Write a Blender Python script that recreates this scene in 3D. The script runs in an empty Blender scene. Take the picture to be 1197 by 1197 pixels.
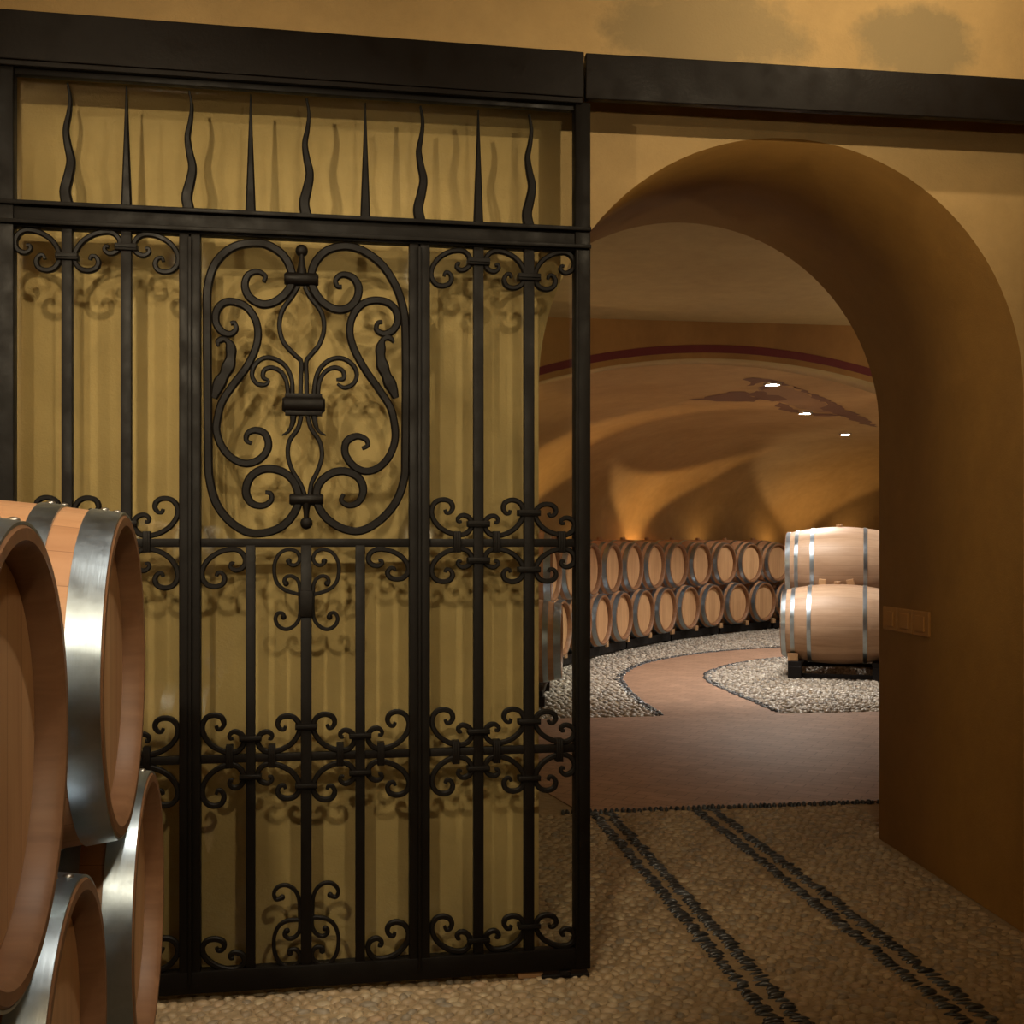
import bpy, bmesh, math, random
from mathutils import Vector, Matrix
random.seed(7)
S = bpy.context.scene
C = S.collection
PI = math.pi
# ------------------------------------------------------------------ camera constants
F, YAW, HZ, EYE = 1341.4, 0.1363, 633.9, 1.25
SA, CA = math.sin(YAW), math.cos(YAW)
WY1, WY2 = 3.415, 4.586            # front and rear face of the arch wall
AX1, AR1, AX2, AR2, AZ = 1.335, 0.7855, 1.3466, 0.8465, 1.7195

def ray(px, py):
    u = (px - 598.5) / F
    return Vector((SA + u * CA, CA - u * SA, (HZ - py) / F))

def on_floor(px, py, z=0.0):
    d = ray(px, py); t = (z - EYE) / d.z
    return Vector((d.x * t, d.y * t, z))

GX0, GY0, GS = 0.672, 3.262, 0.035   # right end of the gate, its direction
GANG = math.atan(GS)
def G(px, py):
    """point of the gate's own plane -> its local (x, z); local x=0 at the right end"""
    d = ray(px, py)
    t = (GY0 - GS * GX0) / (d.y - GS * d.x)
    return ((d.x * t - GX0) / math.cos(GANG), EYE + d.z * t)

# ------------------------------------------------------------------ node helpers
def new_mat(name):
    m = bpy.data.materials.new(name); m.use_nodes = True
    nt = m.node_tree; b = nt.nodes['Principled BSDF']
    return m, nt, b
def N(nt, t, **kw):
    n = nt.nodes.new(t)
    for k, v in kw.items():
        if k in n.inputs: n.inputs[k].default_value = v
        else: setattr(n, k, v)
    return n
def ramp(nt, fac, stops, interp='LINEAR'):
    r = nt.nodes.new('ShaderNodeValToRGB'); r.color_ramp.interpolation = interp
    e = r.color_ramp.elements
    while len(e) < len(stops): e.new(0.5)
    for i, (p, c) in enumerate(stops):
        e[i].position = p; e[i].color = (*c, 1) if len(c) == 3 else c
    nt.links.new(fac, r.inputs[0]); return r.outputs[0]
def mixc(nt, fac, a, b, mode='MIX'):
    n = nt.nodes.new('ShaderNodeMix'); n.data_type = 'RGBA'; n.blend_type = mode
    for inp, v in ((0, fac), (6, a), (7, b)):
        if hasattr(v, 'links'): nt.links.new(v, n.inputs[inp])
        elif isinstance(v, tuple): n.inputs[inp].default_value = (*v, 1)
        else: n.inputs[inp].default_value = v
    return n.outputs[2]
def mathn(nt, op, a, b=0.0, c=0.0):
    n = nt.nodes.new('ShaderNodeMath'); n.operation = op
    for i, v in enumerate((a, b, c)):
        if hasattr(v, 'links'): nt.links.new(v, n.inputs[i])
        else: n.inputs[i].default_value = v
    return n.outputs[0]
def coords(nt, scale=(1, 1, 1), rot=(0, 0, 0), world=False):
    mp = N(nt, 'ShaderNodeMapping'); mp.inputs['Scale'].default_value = scale; mp.inputs['Rotation'].default_value = rot
    if world:
        g = nt.nodes.new('ShaderNodeNewGeometry'); nt.links.new(g.outputs['Position'], mp.inputs[0])
    else:
        t = nt.nodes.new('ShaderNodeTexCoord'); nt.links.new(t.outputs['Object'], mp.inputs[0])
    return mp.outputs[0]
def noise(nt, vec, scale, detail=5, rough=.55, dist=0):
    n = N(nt, 'ShaderNodeTexNoise'); n.inputs['Scale'].default_value = scale; n.inputs['Detail'].default_value = detail
    n.inputs['Roughness'].default_value = rough; n.inputs['Distortion'].default_value = dist
    nt.links.new(vec, n.inputs['Vector']); return n.outputs[0]
def bump(nt, b, h, strength=.3, dist=.01):
    n = N(nt, 'ShaderNodeBump'); n.inputs['Strength'].default_value = strength; n.inputs['Distance'].default_value = dist
    nt.links.new(h, n.inputs['Height']); nt.links.new(n.outputs[0], b.inputs['Normal'])

def plaster(name, col, dark, stain=None, blot=.8, rough=.75, streak=False):
    m, nt, b = new_mat(name)
    v = coords(nt, (1, 1, .25) if streak else (1, 1, 1), world=True)
    v1 = coords(nt, world=True)
    n1 = noise(nt, v, 1.3 if not streak else 2.2, 6, .6, .4)
    n2 = noise(nt, v1, 9, 6, .65)
    base = ramp(nt, n1, [(.3, dark), (.68, col)])
    fine = ramp(nt, n2, [(.3, (.82, .82, .82)), (.7, (1, 1, 1))])
    c = mixc(nt, .8, base, fine, 'MULTIPLY')
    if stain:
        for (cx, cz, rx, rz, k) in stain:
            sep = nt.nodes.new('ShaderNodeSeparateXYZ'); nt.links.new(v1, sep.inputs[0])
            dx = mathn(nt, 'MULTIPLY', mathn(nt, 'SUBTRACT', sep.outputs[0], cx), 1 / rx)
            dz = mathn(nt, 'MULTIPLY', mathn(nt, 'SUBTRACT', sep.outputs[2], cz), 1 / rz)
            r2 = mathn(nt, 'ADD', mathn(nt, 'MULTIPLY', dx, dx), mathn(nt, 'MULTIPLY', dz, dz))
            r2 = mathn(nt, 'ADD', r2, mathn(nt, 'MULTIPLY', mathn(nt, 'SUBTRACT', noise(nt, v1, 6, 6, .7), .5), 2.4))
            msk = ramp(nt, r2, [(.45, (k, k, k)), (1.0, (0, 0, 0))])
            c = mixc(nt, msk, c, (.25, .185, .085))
    nt.links.new(c, b.inputs['Base Color'])
    b.inputs['Roughness'].default_value = rough
    h = mixc(nt, .5, noise(nt, v1, 160, 4, .6), noise(nt, v1, 30, 4, .6))
    bump(nt, b, h, .5, .006)
    return m

M = {}
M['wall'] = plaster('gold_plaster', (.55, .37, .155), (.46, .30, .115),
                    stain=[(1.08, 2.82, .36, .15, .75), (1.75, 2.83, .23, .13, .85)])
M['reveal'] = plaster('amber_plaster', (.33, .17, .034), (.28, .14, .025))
M['cellar'] = plaster('cellar_ochre', (.46, .235, .065), (.33, .16, .045), streak=True)
M['cove'] = plaster('cellar_cove_ochre', (.52, .33, .14), (.42, .25, .09))
M['beige'] = plaster('cellar_beige', (.56, .40, .18), (.47, .32, .135))
M['hall'] = plaster('hall_plaster', (.42, .28, .11), (.36, .23, .09))

def metal_black(name, col=(.0048, .0034, .0025), rough=.5):
    m, nt, b = new_mat(name)
    v = coords(nt, world=True)
    sp = noise(nt, v, 55, 6, .75)
    f = ramp(nt, sp, [(.66, (0, 0, 0)), (.76, (1, 1, 1))])
    c = mixc(nt, mathn(nt, 'MULTIPLY', f, .35), col, (.13, .085, .055))
    nt.links.new(c, b.inputs['Base Color'])
    b.inputs['Metallic'].default_value = 0; b.inputs['Specular IOR Level'].default_value = .14
    r = ramp(nt, noise(nt, v, 14, 4), [(.3, (rough - .1,) * 3), (.7, (rough + .15,) * 3)])
    nt.links.new(r, b.inputs['Roughness'])
    bump(nt, b, noise(nt, v, 90, 4, .6), .25, .002)
    return m
M['iron'] = metal_black('wrought_iron')
M['beam'] = metal_black('painted_steel_track', (.0075, .0052, .004), .46)
M['rack'] = metal_black('black_rack_steel', (.012, .010, .010), .5)

def wood(name, c1, c2, axis='X', staves=0, band=9., rough=.5, seams=True):
    """axis = direction of the grain; staves > 0 varies the tone stave by stave round the axis"""
    m, nt, b = new_mat(name)
    sc = {'X': (.12, 1, 1), 'Y': (1, .12, 1), 'Z': (1, 1, .12)}[axis]
    v = coords(nt, sc)
    oi = nt.nodes.new('ShaderNodeObjectInfo')
    ad = nt.nodes.new('ShaderNodeVectorMath'); ad.operation = 'ADD'
    mu = nt.nodes.new('ShaderNodeVectorMath'); mu.operation = 'SCALE'; mu.inputs['Scale'].default_value = 17
    cb = nt.nodes.new('ShaderNodeCombineXYZ')
    for i in range(3): nt.links.new(oi.outputs['Random'], cb.inputs[i])
    nt.links.new(cb.outputs[0], mu.inputs[0]); nt.links.new(v, ad.inputs[0]); nt.links.new(mu.outputs[0], ad.inputs[1])
    g = noise(nt, ad.outputs[0], band * 3, 7, .62, .35)
    c = ramp(nt, g, [(.3, c2), (.66, c1)])
    t = nt.nodes.new('ShaderNodeTexCoord'); sep = nt.nodes.new('ShaderNodeSeparateXYZ')
    nt.links.new(t.outputs['Object'], sep.inputs[0])
    if staves:
        ang = mathn(nt, 'ARCTAN2', sep.outputs[1], sep.outputs[2])
        a = mathn(nt, 'MULTIPLY', mathn(nt, 'ADD', ang, PI), staves / (2 * PI))
    else:
        a = mathn(nt, 'MULTIPLY', mathn(nt, 'ADD', sep.outputs[1], 3), 12)
    fl = mathn(nt, 'FLOOR', a)
    wn = nt.nodes.new('ShaderNodeTexWhiteNoise'); wn.noise_dimensions = '2D'
    cb2 = nt.nodes.new('ShaderNodeCombineXYZ'); nt.links.new(fl, cb2.inputs[0]); nt.links.new(oi.outputs['Random'], cb2.inputs[1])
    nt.links.new(cb2.outputs[0], wn.inputs[0])
    if not seams:
        nt.links.new(c, b.inputs['Base Color']); b.inputs['Roughness'].default_value = rough; bump(nt, b, g, .12, .002); return m
    tone = ramp(nt, wn.outputs[0], [(0, (.80, .76, .74)), (1, (1.0, 1.0, 1.0))])
    c = mixc(nt, 1, c, tone, 'MULTIPLY')
    fr = mathn(nt, 'ABSOLUTE', mathn(nt, 'SUBTRACT', mathn(nt, 'FRACT', a), .5))
    seam = ramp(nt, fr, [(.485, (1, 1, 1)), (.499, (.45, .38, .33))])
    c = mixc(nt, 1, c, seam, 'MULTIPLY')
    nt.links.new(c, b.inputs['Base Color']); b.inputs['Roughness'].default_value = rough
    bump(nt, b, g, .12, .002)
    return m
M['stave'] = wood('oak_staves', (.56, .31, .165), (.46, .235, .115), 'X', 26)
M['head'] = wood('oak_head', (.64, .385, .195), (.53, .295, .14), 'Z', 0)
M['chime'] = wood('oak_end_grain', (.27, .135, .065), (.19, .088, .04), 'X', 0, seams=False)
M['bung'] = wood('bung_wood', (.50, .30, .15), (.40, .22, .10), 'Z', 0)
M['pale_stave'] = wood('pale_oak_staves', (.50, .335, .22), (.42, .265, .165), 'X', 24)

def steel(name, col=(.50, .59, .68), rough=.27):
    m, nt, b = new_mat(name)
    v = coords(nt, (1, .05, .05))
    v2 = coords(nt)
    b.inputs['Metallic'].default_value = 1
    c = ramp(nt, noise(nt, v2, 9, 6, .7), [(.3, tuple(x * .72 for x in col)), (.7, col)])
    nt.links.new(c, b.inputs['Base Color'])
    r = ramp(nt, noise(nt, v2, 14, 5, .65), [(.3, (rough,) * 3), (.75, (rough + .2,) * 3)])
    nt.links.new(r, b.inputs['Roughness'])
    bump(nt, b, noise(nt, v, 260, 3, .6), .12, .001)
    return m
M['hoop'] = steel('galvanised_hoop')
M['rivet'] = steel('rivet_steel', (.55, .52, .48), .3)

def glass_mat():
    m = bpy.data.materials.new('thin_gate_glass'); m.use_nodes = True
    nt = m.node_tree; nt.nodes.clear()
    o = nt.nodes.new('ShaderNodeOutputMaterial'); mx = nt.nodes.new('ShaderNodeMixShader')
    tr = nt.nodes.new('ShaderNodeBsdfTransparent'); tr.inputs[0].default_value = (.945, .968, .945, 1)
    gl = nt.nodes.new('ShaderNodeBsdfGlossy'); gl.inputs['Roughness'].default_value = .015
    v = coords(nt, world=True)
    fr = nt.nodes.new('ShaderNodeFresnel'); fr.inputs[0].default_value = 1.5
    sm = ramp(nt, noise(nt, v, 5, 6, .7), [(.35, (.75,) * 3), (.7, (1.15,) * 3)])
    nt.links.new(mathn(nt, 'MULTIPLY', fr.outputs[0], sm), mx.inputs[0])
    nt.links.new(tr.outputs[0], mx.inputs[1]); nt.links.new(gl.outputs[0], mx.inputs[2]); nt.links.new(mx.outputs[0], o.inputs[0])
    return m
M['glass'] = glass_mat()

def pebble_mat(name, stops, rough=.55, dark=False):
    m, nt, b = new_mat(name)
    g = nt.nodes.new('ShaderNodeNewGeometry')
    c = ramp(nt, g.outputs['Random Per Island'], stops)
    v = coords(nt, world=True)
    f = ramp(nt, noise(nt, v, 60, 4, .6), [(.3, (.75,) * 3), (.7, (1,) * 3)])
    c = mixc(nt, 1, c, f, 'MULTIPLY')
    nt.links.new(c, b.inputs['Base Color']); b.inputs['Roughness'].default_value = rough
    bump(nt, b, noise(nt, v, 120, 3), .15, .002)
    return m
M['pebble'] = pebble_mat('river_pebbles', [(0, (.34, .24, .14)), (.35, (.40, .295, .175)), (.6, (.30, .22, .135)), (.75, (.25, .205, .15)), (.88, (.46, .355, .22)), (1, (.37, .25, .15))])
M['pale_pebble'] = pebble_mat('grey_gravel_pebbles', [(0, (.26, .22, .18)), (.4, (.46, .40, .33)), (.65, (.18, .16, .14)), (.8, (.60, .54, .46)), (1, (.34, .27, .20))], .35)
M['slate'] = pebble_mat('dark_slate_stones', [(0, (.018, .020, .024)), (.5, (.045, .050, .058)), (.85, (.03, .03, .032)), (1, (.10, .11, .125))], .28)
def mortar():
    m, nt, b = new_mat('pebble_mortar')
    v = coords(nt, world=True)
    c = ramp(nt, noise(nt, v, 4, 6, .7), [(.3, (.25, .175, .095)), (.7, (.36, .26, .15))])
    vo = N(nt, 'ShaderNodeTexVoronoi'); vo.inputs['Scale'].default_value = 24; nt.links.new(v, vo.inputs['Vector'])
    c2 = mixc(nt, .5, c, ramp(nt, noise(nt, v, 70, 5, .7), [(.3, (.6, .6, .6)), (.7, (1, 1, 1))]), 'MULTIPLY')
    nt.links.new(c2, b.inputs['Base Color']); b.inputs['Roughness'].default_value = .85
    bump(nt, b, vo.outputs['Distance'], .5, .012)
    return m
M['mortar'] = mortar()
def tiles():
    m, nt, b = new_mat('terracotta_pavers')
    v = coords(nt, (1, 1, 1), (0, 0, .62), world=True)
    br = N(nt, 'ShaderNodeTexBrick'); nt.links.new(v, br.inputs['Vector'])
    br.inputs['Scale'].default_value = 3.2; br.inputs['Mortar Size'].default_value = .012
    br.inputs['Color1'].default_value = (.31, .18, .115, 1); br.inputs['Color2'].default_value = (.38, .225, .145, 1)
    br.inputs['Mortar'].default_value = (.20, .11, .07, 1); br.inputs['Mortar Smooth'].default_value = .4
    v1 = coords(nt, world=True)
    c = mixc(nt, 1, br.outputs[0], ramp(nt, noise(nt, v1, 6, 6, .7), [(.3, (.75, .75, .75)), (.7, (1.05, 1.05, 1.05))]), 'MULTIPLY')
    nt.links.new(c, b.inputs['Base Color']); b.inputs['Roughness'].default_value = .55
    bump(nt, b, mixc(nt, .3, br.outputs[1], noise(nt, v1, 30, 4)), .25, .004)
    return m
M['tile'] = tiles()
def plain(name, col, rough=.5, metal=0, emit=0):
    m, nt, b = new_mat(name)
    v = coords(nt)
    c = ramp(nt, noise(nt, v, 12, 3), [(.3, tuple(x * .9 for x in col)), (.7, col)])
    nt.links.new(c, b.inputs['Base Color']); b.inputs['Roughness'].default_value = rough; b.inputs['Metallic'].default_value = metal
    if emit:
        b.inputs['Emission Color'].default_value = (*col, 1); b.inputs['Emission Strength'].default_value = emit
    return m
M['red'] = plain('oxblood_paint', (.16, .022, .022), .7)
M['map'] = plain('umber_mural_paint', (.20, .10, .062), .75)
M['map_light'] = plain('pale_umber_mural_paint', (.34, .20, .105), .75)
M['lamp_glow'] = plain('lamp_lens', (1, .95, .86), .3, 0, 160)
M['lamp_rim'] = plain('lamp_rim', (.6, .58, .54), .3, .8)
M['switch'] = plain('amber_switch_plate', (.36, .17, .04), .45)
M['brand'] = plain('branding_burn', (.16, .07, .03), .8)

# ------------------------------------------------------------------ object helpers
def link(o, parent=None):
    C.objects.link(o)
    if parent: o.parent = parent
    return o
def obj(name, bm, mat, parent=None, smooth=None):
    bmesh.ops.recalc_face_normals(bm, faces=bm.faces)
    me = bpy.data.meshes.new(name); bm.to_mesh(me); bm.free()
    mats = mat if isinstance(mat, (list, tuple)) else [mat]
    for m in mats: me.materials.append(m)
    if smooth is not None:
        me.polygons.foreach_set('use_smooth', [True] * len(me.polygons))
        if smooth < 3: me.set_sharp_from_angle(angle=smooth)
    return link(bpy.data.objects.new(name, me), parent)
def empty(name, loc, rz=0, label=None, cat=None, group=None):
    o = bpy.data.objects.new(name, None); C.objects.link(o); o.location = loc; o.rotation_euler = (0, 0, rz)
    o.empty_display_size = .1
    return tag(o, label, cat, group)
def tag(o, label=None, cat=None, group=None, kind=None):
    if label: o['label'] = label
    if cat: o['category'] = cat
    if group: o['group'] = group
    if kind: o['kind'] = kind
    return o
def structure(o): o['kind'] = 'structure'; return o
def box(bm, x0, x1, y0, y1, z0, z1, bev=0):
    vs = bmesh.ops.create_cube(bm, size=1)['verts']
    for v in vs:
        v.co = Vector(((x0 + x1) / 2 + v.co.x * (x1 - x0), (y0 + y1) / 2 + v.co.y * (y1 - y0), (z0 + z1) / 2 + v.co.z * (z1 - z0)))
    if bev:
        es = list({e for v in vs for e in v.link_edges})
        bmesh.ops.bevel(bm, geom=es, offset=bev, segments=2, affect='EDGES', profile=.5)
    return bm
def B(*a, bev=0): return box(bmesh.new(), *a, bev=bev)
def crom(pts, n=6):
    P = [pts[0]] + list(pts) + [pts[-1]]; out = []
    for i in range(1, len(P) - 2):
        p0, p1, p2, p3 = P[i - 1], P[i], P[i + 1], P[i + 2]
        for k in range(n):
            t = k / n
            out.append(tuple(.5 * (2 * b + (c - a) * t + (2 * a - 5 * b + 4 * c - d) * t * t + (3 * b - a - 3 * c + d) * t ** 3) for a, b, c, d in zip(p0, p1, p2, p3)))
    out.append(tuple(pts[-1])); return out
def ribbon(bm, pts, w, d, y=0.0, taper=(1, 1), n=6, tlen=.18, prof=None):
    """flat wrought bar following pts in the local x-z plane, w wide in the plane, d deep"""
    P = crom(pts, n)
    L = [0]
    for a, b in zip(P, P[1:]): L.append(L[-1] + math.hypot(b[0] - a[0], b[1] - a[1]))
    T = L[-1]; rings = []
    for i, p in enumerate(P):
        a = P[max(i - 1, 0)]; b = P[min(i + 1, len(P) - 1)]
        tx, tz = b[0] - a[0], b[1] - a[1]; l = math.hypot(tx, tz) or 1; nx, nz = -tz / l, tx / l
        s = L[i] / T; k = 1
        if s < tlen: k = taper[0] + (1 - taper[0]) * s / tlen
        if s > 1 - tlen: k = taper[1] + (1 - taper[1]) * (1 - s) / tlen
        if prof: k *= prof(s)
        hw, hd = w * k / 2, d / 2 * (.7 + .3 * k); c = min(hw, hd) * .45
        sec = [(hw - c, hd), (-hw + c, hd), (-hw, hd - c), (-hw, -hd + c), (-hw + c, -hd), (hw - c, -hd), (hw, -hd + c), (hw, hd - c)]
        rings.append([bm.verts.new((p[0] + nx * q, y + r, p[1] + nz * q)) for q, r in sec])
    for r0, r1 in zip(rings, rings[1:]):
        for k in range(8): bm.faces.new((r0[k], r0[(k + 1) % 8], r1[(k + 1) % 8], r1[k]))
    bm.faces.new(rings[0][::-1]); bm.faces.new(rings[-1])
    return bm
def revolve(bm, prof, seg=48, axis='X', mat=0, center=(0, 0, 0), close=False):
    rings = []
    for (a, r) in prof:
        ring = []
        for k in range(seg):
            t = 2 * PI * k / seg; c, s = math.cos(t) * r, math.sin(t) * r
            co = {'X': (a, s, c), 'Z': (c, s, a), 'Y': (c, a, s)}[axis]
            ring.append(bm.verts.new(Vector(co) + Vector(center)))
        rings.append(ring)
    pairs = list(zip(rings, rings[1:])) + ([(rings[-1], rings[0])] if close else [])
    for r0, r1 in pairs:
        for k in range(seg):
            f = bm.faces.new((r0[k], r0[(k + 1) % seg], r1[(k + 1) % seg], r1[k])); f.material_index = mat
    if not close:
        for r in (rings[0], rings[-1]):
            if (Vector(r[0].co) - Vector(r[1].co)).length > 1e-6:
                f = bm.faces.new(r); f.material_index = mat
    return bm
def copy_tree(src, name=None):
    r = src.copy(); C.objects.link(r)
    for ch in list(src.children):
        c = ch.copy(); C.objects.link(c); c.parent = r
        for g in list(ch.children):
            d = g.copy(); C.objects.link(d); d.parent = c
    return r

# ================================================================== SETTING
# ---- the wall with the arched passage
def arch_ring(cx, r, y, n=48):
    pts = [(cx - r, 0)] + [(cx - r * math.cos(PI * k / n), AZ + r * math.sin(PI * k / n)) for k in range(n + 1)] + [(cx + r, 0)]
    return [(x, y, z) for x, z in pts]
XL, XR, ZT, YB, ZC = -3.6, 4.2, 3.35, -3.2, 3.35
def wall_face(bm, cx, r, y, mi, n=48):
    """face with an arch hole, built of vertical strips from the curve up to the top"""
    ring = arch_ring(cx, r, y, n)
    a = [bm.verts.new(p) for p in ((XL, y, 0), ring[0], (ring[1][0], y, ZT), (XL, y, ZT))]
    rv = [a[1]] + [bm.verts.new(p) for p in ring[1:]]
    f = bm.faces.new((a[0], a[1], rv[1], a[2], a[3])); f.material_index = mi
    top = [a[2]] + [bm.verts.new((p[0], y, ZT)) for p in ring[2:-1]]
    for k in range(1, len(ring) - 2):
        f = bm.faces.new((rv[k], rv[k + 1], top[k], top[k - 1])); f.material_index = mi
    b = [bm.verts.new((XR, y, 0)), bm.verts.new((XR, y, ZT))]
    f = bm.faces.new((rv[-1], b[0], b[1], top[-1], rv[-2])); f.material_index = mi
    return rv
bm = bmesh.new()
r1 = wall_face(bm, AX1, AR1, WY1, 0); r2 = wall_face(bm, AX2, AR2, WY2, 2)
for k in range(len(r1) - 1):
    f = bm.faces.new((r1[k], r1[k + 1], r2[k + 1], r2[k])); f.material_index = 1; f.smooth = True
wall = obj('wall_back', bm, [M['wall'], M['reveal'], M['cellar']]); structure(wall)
# hall shell round the camera
structure(obj('wall_left', B(XL - .15, XL, YB, WY1 + .3, 0, ZT), M['hall']))
structure(obj('wall_right', B(XR, XR + .15, YB, WY1 + .3, 0, ZT), M['hall']))
structure(obj('wall_front', B(XL, XR, YB - .15, YB, 0, ZT), M['hall']))
structure(obj('ceiling', B(XL - .15, XR + .15, YB - .15, WY2 , ZC, ZC + .12), M['hall']))

# ---- corridor behind the arch wall and the round cellar
RC = Vector((6.3, 9.6, 0)); RW = 6.05
CEIL = 2.64
structure(obj('ceiling_passage', B(-4, 12.5, WY2, 8.0, 2.84, 2.95), M['beige']))
for nm, a in (('wall_passage_left', (-4.1, -4, WY2, 8.0)), ('wall_passage_right', (12.5, 12.6, WY2, 8.0))):
    structure(obj(nm, B(*a, 0, 2.9), M['cellar']))
structure(obj('wall_passage_near', B(4.2, 12.5, WY2 - .1, WY2, 0, 2.9), M['cellar']))
# wide segmental arch between corridor and cellar, with the painted line round it
ACX, ARR, AY = 2.60, 4.6, 8.0
APK = 2.575
def seg_z(x, top=APK, R=ARR): return top - R + math.sqrt(max(R * R - (x - ACX) ** 2, 0))
HS = 3.6
bm = bmesh.new()
n = 72; prev = None
xs = [ACX - HS + 2 * HS * k / n for k in range(n + 1)]
for x in xs:
    z = seg_z(x); cur = [bm.verts.new((x, AY, z)), bm.verts.new((x, AY, 2.9)), bm.verts.new((x, AY + .28, z)), bm.verts.new((x, AY + .28, 2.9))]
    if prev:
        f = bm.faces.new((prev[0], cur[0], cur[1], prev[1])); f.material_index = 0
        f = bm.faces.new((prev[0], prev[2], cur[2], cur[0])); f.material_index = 1; f.smooth = True
        f = bm.faces.new((prev[2], cur[2], cur[3], prev[3])); f.material_index = 1
    prev = cur
box(bm, -4, ACX - HS, AY, AY + .28, 0, 2.9); box(bm, ACX + HS, 12.5, AY, AY + .28, 0, 2.9)
structure(obj('wall_cellar_arch', bm, [M['cellar'], M['beige']]))
bm = bmesh.new(); prev = None
for x in xs:
    zc = seg_z(x); nx, nz = (x - ACX) / ARR, (zc - (APK - ARR)) / ARR
    cur = [bm.verts.new((x + nx * o, AY - q, zc + nz * o)) for o, q in ((.042, .004), (.042, .0), (.098, .0), (.098, .004))]
    if prev:
        for k in range(4): bm.faces.new((prev[k], prev[(k + 1) % 4], cur[(k + 1) % 4], cur[k]))
    prev = cur
structure(obj('trim_1', bm, M['red']))
# the long row of barrels and the wall behind it follow one gently tightening curve
PITCH = .66; R_T0, R_H0, R_K, R_K2 = 12.28, .5517, .06328, .0089
def row(sv, off=0.0):
    """point at arc length sv along the fronts of the far barrels; off > 0 = towards the wall"""
    d = ray(706.6, 634); P = Vector((d.x, d.y, 0)) * R_T0; n = 40; th = R_H0
    for i in range(n):
        q = sv * (i + .5) / n; qc = max(q, -7.1)
        th = R_H0 + R_K * qc + R_K2 * qc * qc / 2
        P += Vector((math.sin(th), math.cos(th), 0)) * (sv / n)
    return P + Vector((-math.cos(th), math.sin(th), 0)) * off, th
WOFF = 1.12
prof = [(-.1, 0)] + [(1.45 * k / 4, 0) for k in range(1, 5)]
for k in range(1, 15):
    t = PI / 2 * k / 14
    prof.append((1.45 + (CEIL + .001 - 1.45) * math.sin(t), 2.3 * (1 - math.cos(t))))
SV = [-9 + 22 * k / 110 for k in range(111)]
BASE = [row(q) for q in SV]
def sweep(prof, name, mats):
    bm = bmesh.new(); rings = []
    for z, inn in prof:
        rings.append([bm.verts.new((P.x - math.cos(th) * (WOFF - inn), P.y + math.sin(th) * (WOFF - inn), z)) for P, th in BASE])
    for a, b in zip(rings, rings[1:]):
        for k in range(len(SV) - 1):
            q = [a[k], a[k + 1], b[k + 1], b[k]]
            if sum(v.co.y for v in q) / 4 < AY + .27: continue
            f = bm.faces.new(q); f.smooth = True
    return structure(obj(name, bm, mats))
sweep(prof, 'wall_cellar_curved', [M['cove']])
structure(obj('ceiling_cellar', B(-4, 14.5, AY + .1, 21.5, CEIL, CEIL + .1), M['cove']))
structure(obj('wall_cellar_right', B(14.5, 14.6, AY, 21.5, 0, CEIL + .1), M['cellar']))

# ---- floor
structure(obj('floor', B(-4.2, 14.6, YB - .2, 21.5, -.12, -.002), M['mortar']))
def poly_slab(name, pts, z0, z1, mat):
    bm = bmesh.new()
    lo = [bm.verts.new((x, y, z0)) for x, y in pts]; hi = [bm.verts.new((x, y, z1)) for x, y in pts]
    bm.faces.new(lo[::-1]); bm.faces.new(hi)
    for k in range(len(pts)): bm.faces.new((lo[k], lo[(k + 1) % len(pts)], hi[(k + 1) % len(pts)], hi[k]))
    bmesh.ops.triangulate(bm, faces=[f for f in bm.faces if len(f.verts) > 4])
    return structure(obj(name, bm, mat))
FP = lambda L: [(p.x, p.y) for p in (on_floor(*q) for q in L)]
outer = FP([(774, 838.5), (752, 825), (735, 811), (725, 798), (724, 791), (732, 784), (752, 775.5), (785, 768.5), (830, 762.5), (880, 758.5), (935, 755.5)])
inner = FP([(912, 834.5), (890, 824), (862, 812.5), (838, 801.5), (827, 794.5), (827, 788), (838, 782.5), (862, 776), (895, 771), (935, 767.5)])
outer = crom(outer, 5); inner = crom(inner, 5)
outer.append((outer[-1][0] + 3, outer[-1][1] + .9)); inner.append((inner[-1][0] + 3, inner[-1][1] + .1))
outer[0] = (outer[0][0], 8.0); inner[0] = (inner[0][0], 8.0)
poly_slab('floor_passage', [(1.03, 5.235), (12.4, 5.33), (12.4, 8.0), (-3.9, 8.0), (-3.9, 6.9), (.2, 6.6), (.93, 5.75)], -.014, .004, M['tile'])
poly_slab('floor_path', outer + inner[::-1], -.014, .0035, M['tile'])

def in_poly(x, y, P):
    c = False; j = len(P) - 1
    for i in range(len(P)):
        if (P[i][1] > y) != (P[j][1] > y) and x < (P[j][0] - P[i][0]) * (y - P[i][1]) / (P[j][1] - P[i][1]) + P[i][0]: c = not c
        j = i
    return c
path_poly = outer + inner[::-1]
def stone(V, Fc, x, y, a, b, h, ang, rings=8, z=-.006, jit=.12):
    ca, sa = math.cos(ang), math.sin(ang); i0 = len(V)
    for (k, zz) in ((1, 0), (.92, .55), (.55, .93)):
        for q in range(rings):
            t = 2 * PI * q / rings; j = 1 + random.uniform(-jit, jit) * (1 if k > .6 else .3)
            px, py = math.cos(t) * a * k * j, math.sin(t) * b * k * j
            V.append((x + px * ca - py * sa, y + px * sa + py * ca, z + h * zz))
    V.append((x, y, z + h))
    for r in range(2):
        for q in range(rings):
            q1 = (q + 1) % rings
            Fc.append((i0 + r * rings + q, i0 + r * rings + q1, i0 + (r + 1) * rings + q1, i0 + (r + 1) * rings + q))
    for q in range(rings): Fc.append((i0 + 2 * rings + q, i0 + 2 * rings + (q + 1) % rings, i0 + 3 * rings))
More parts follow.
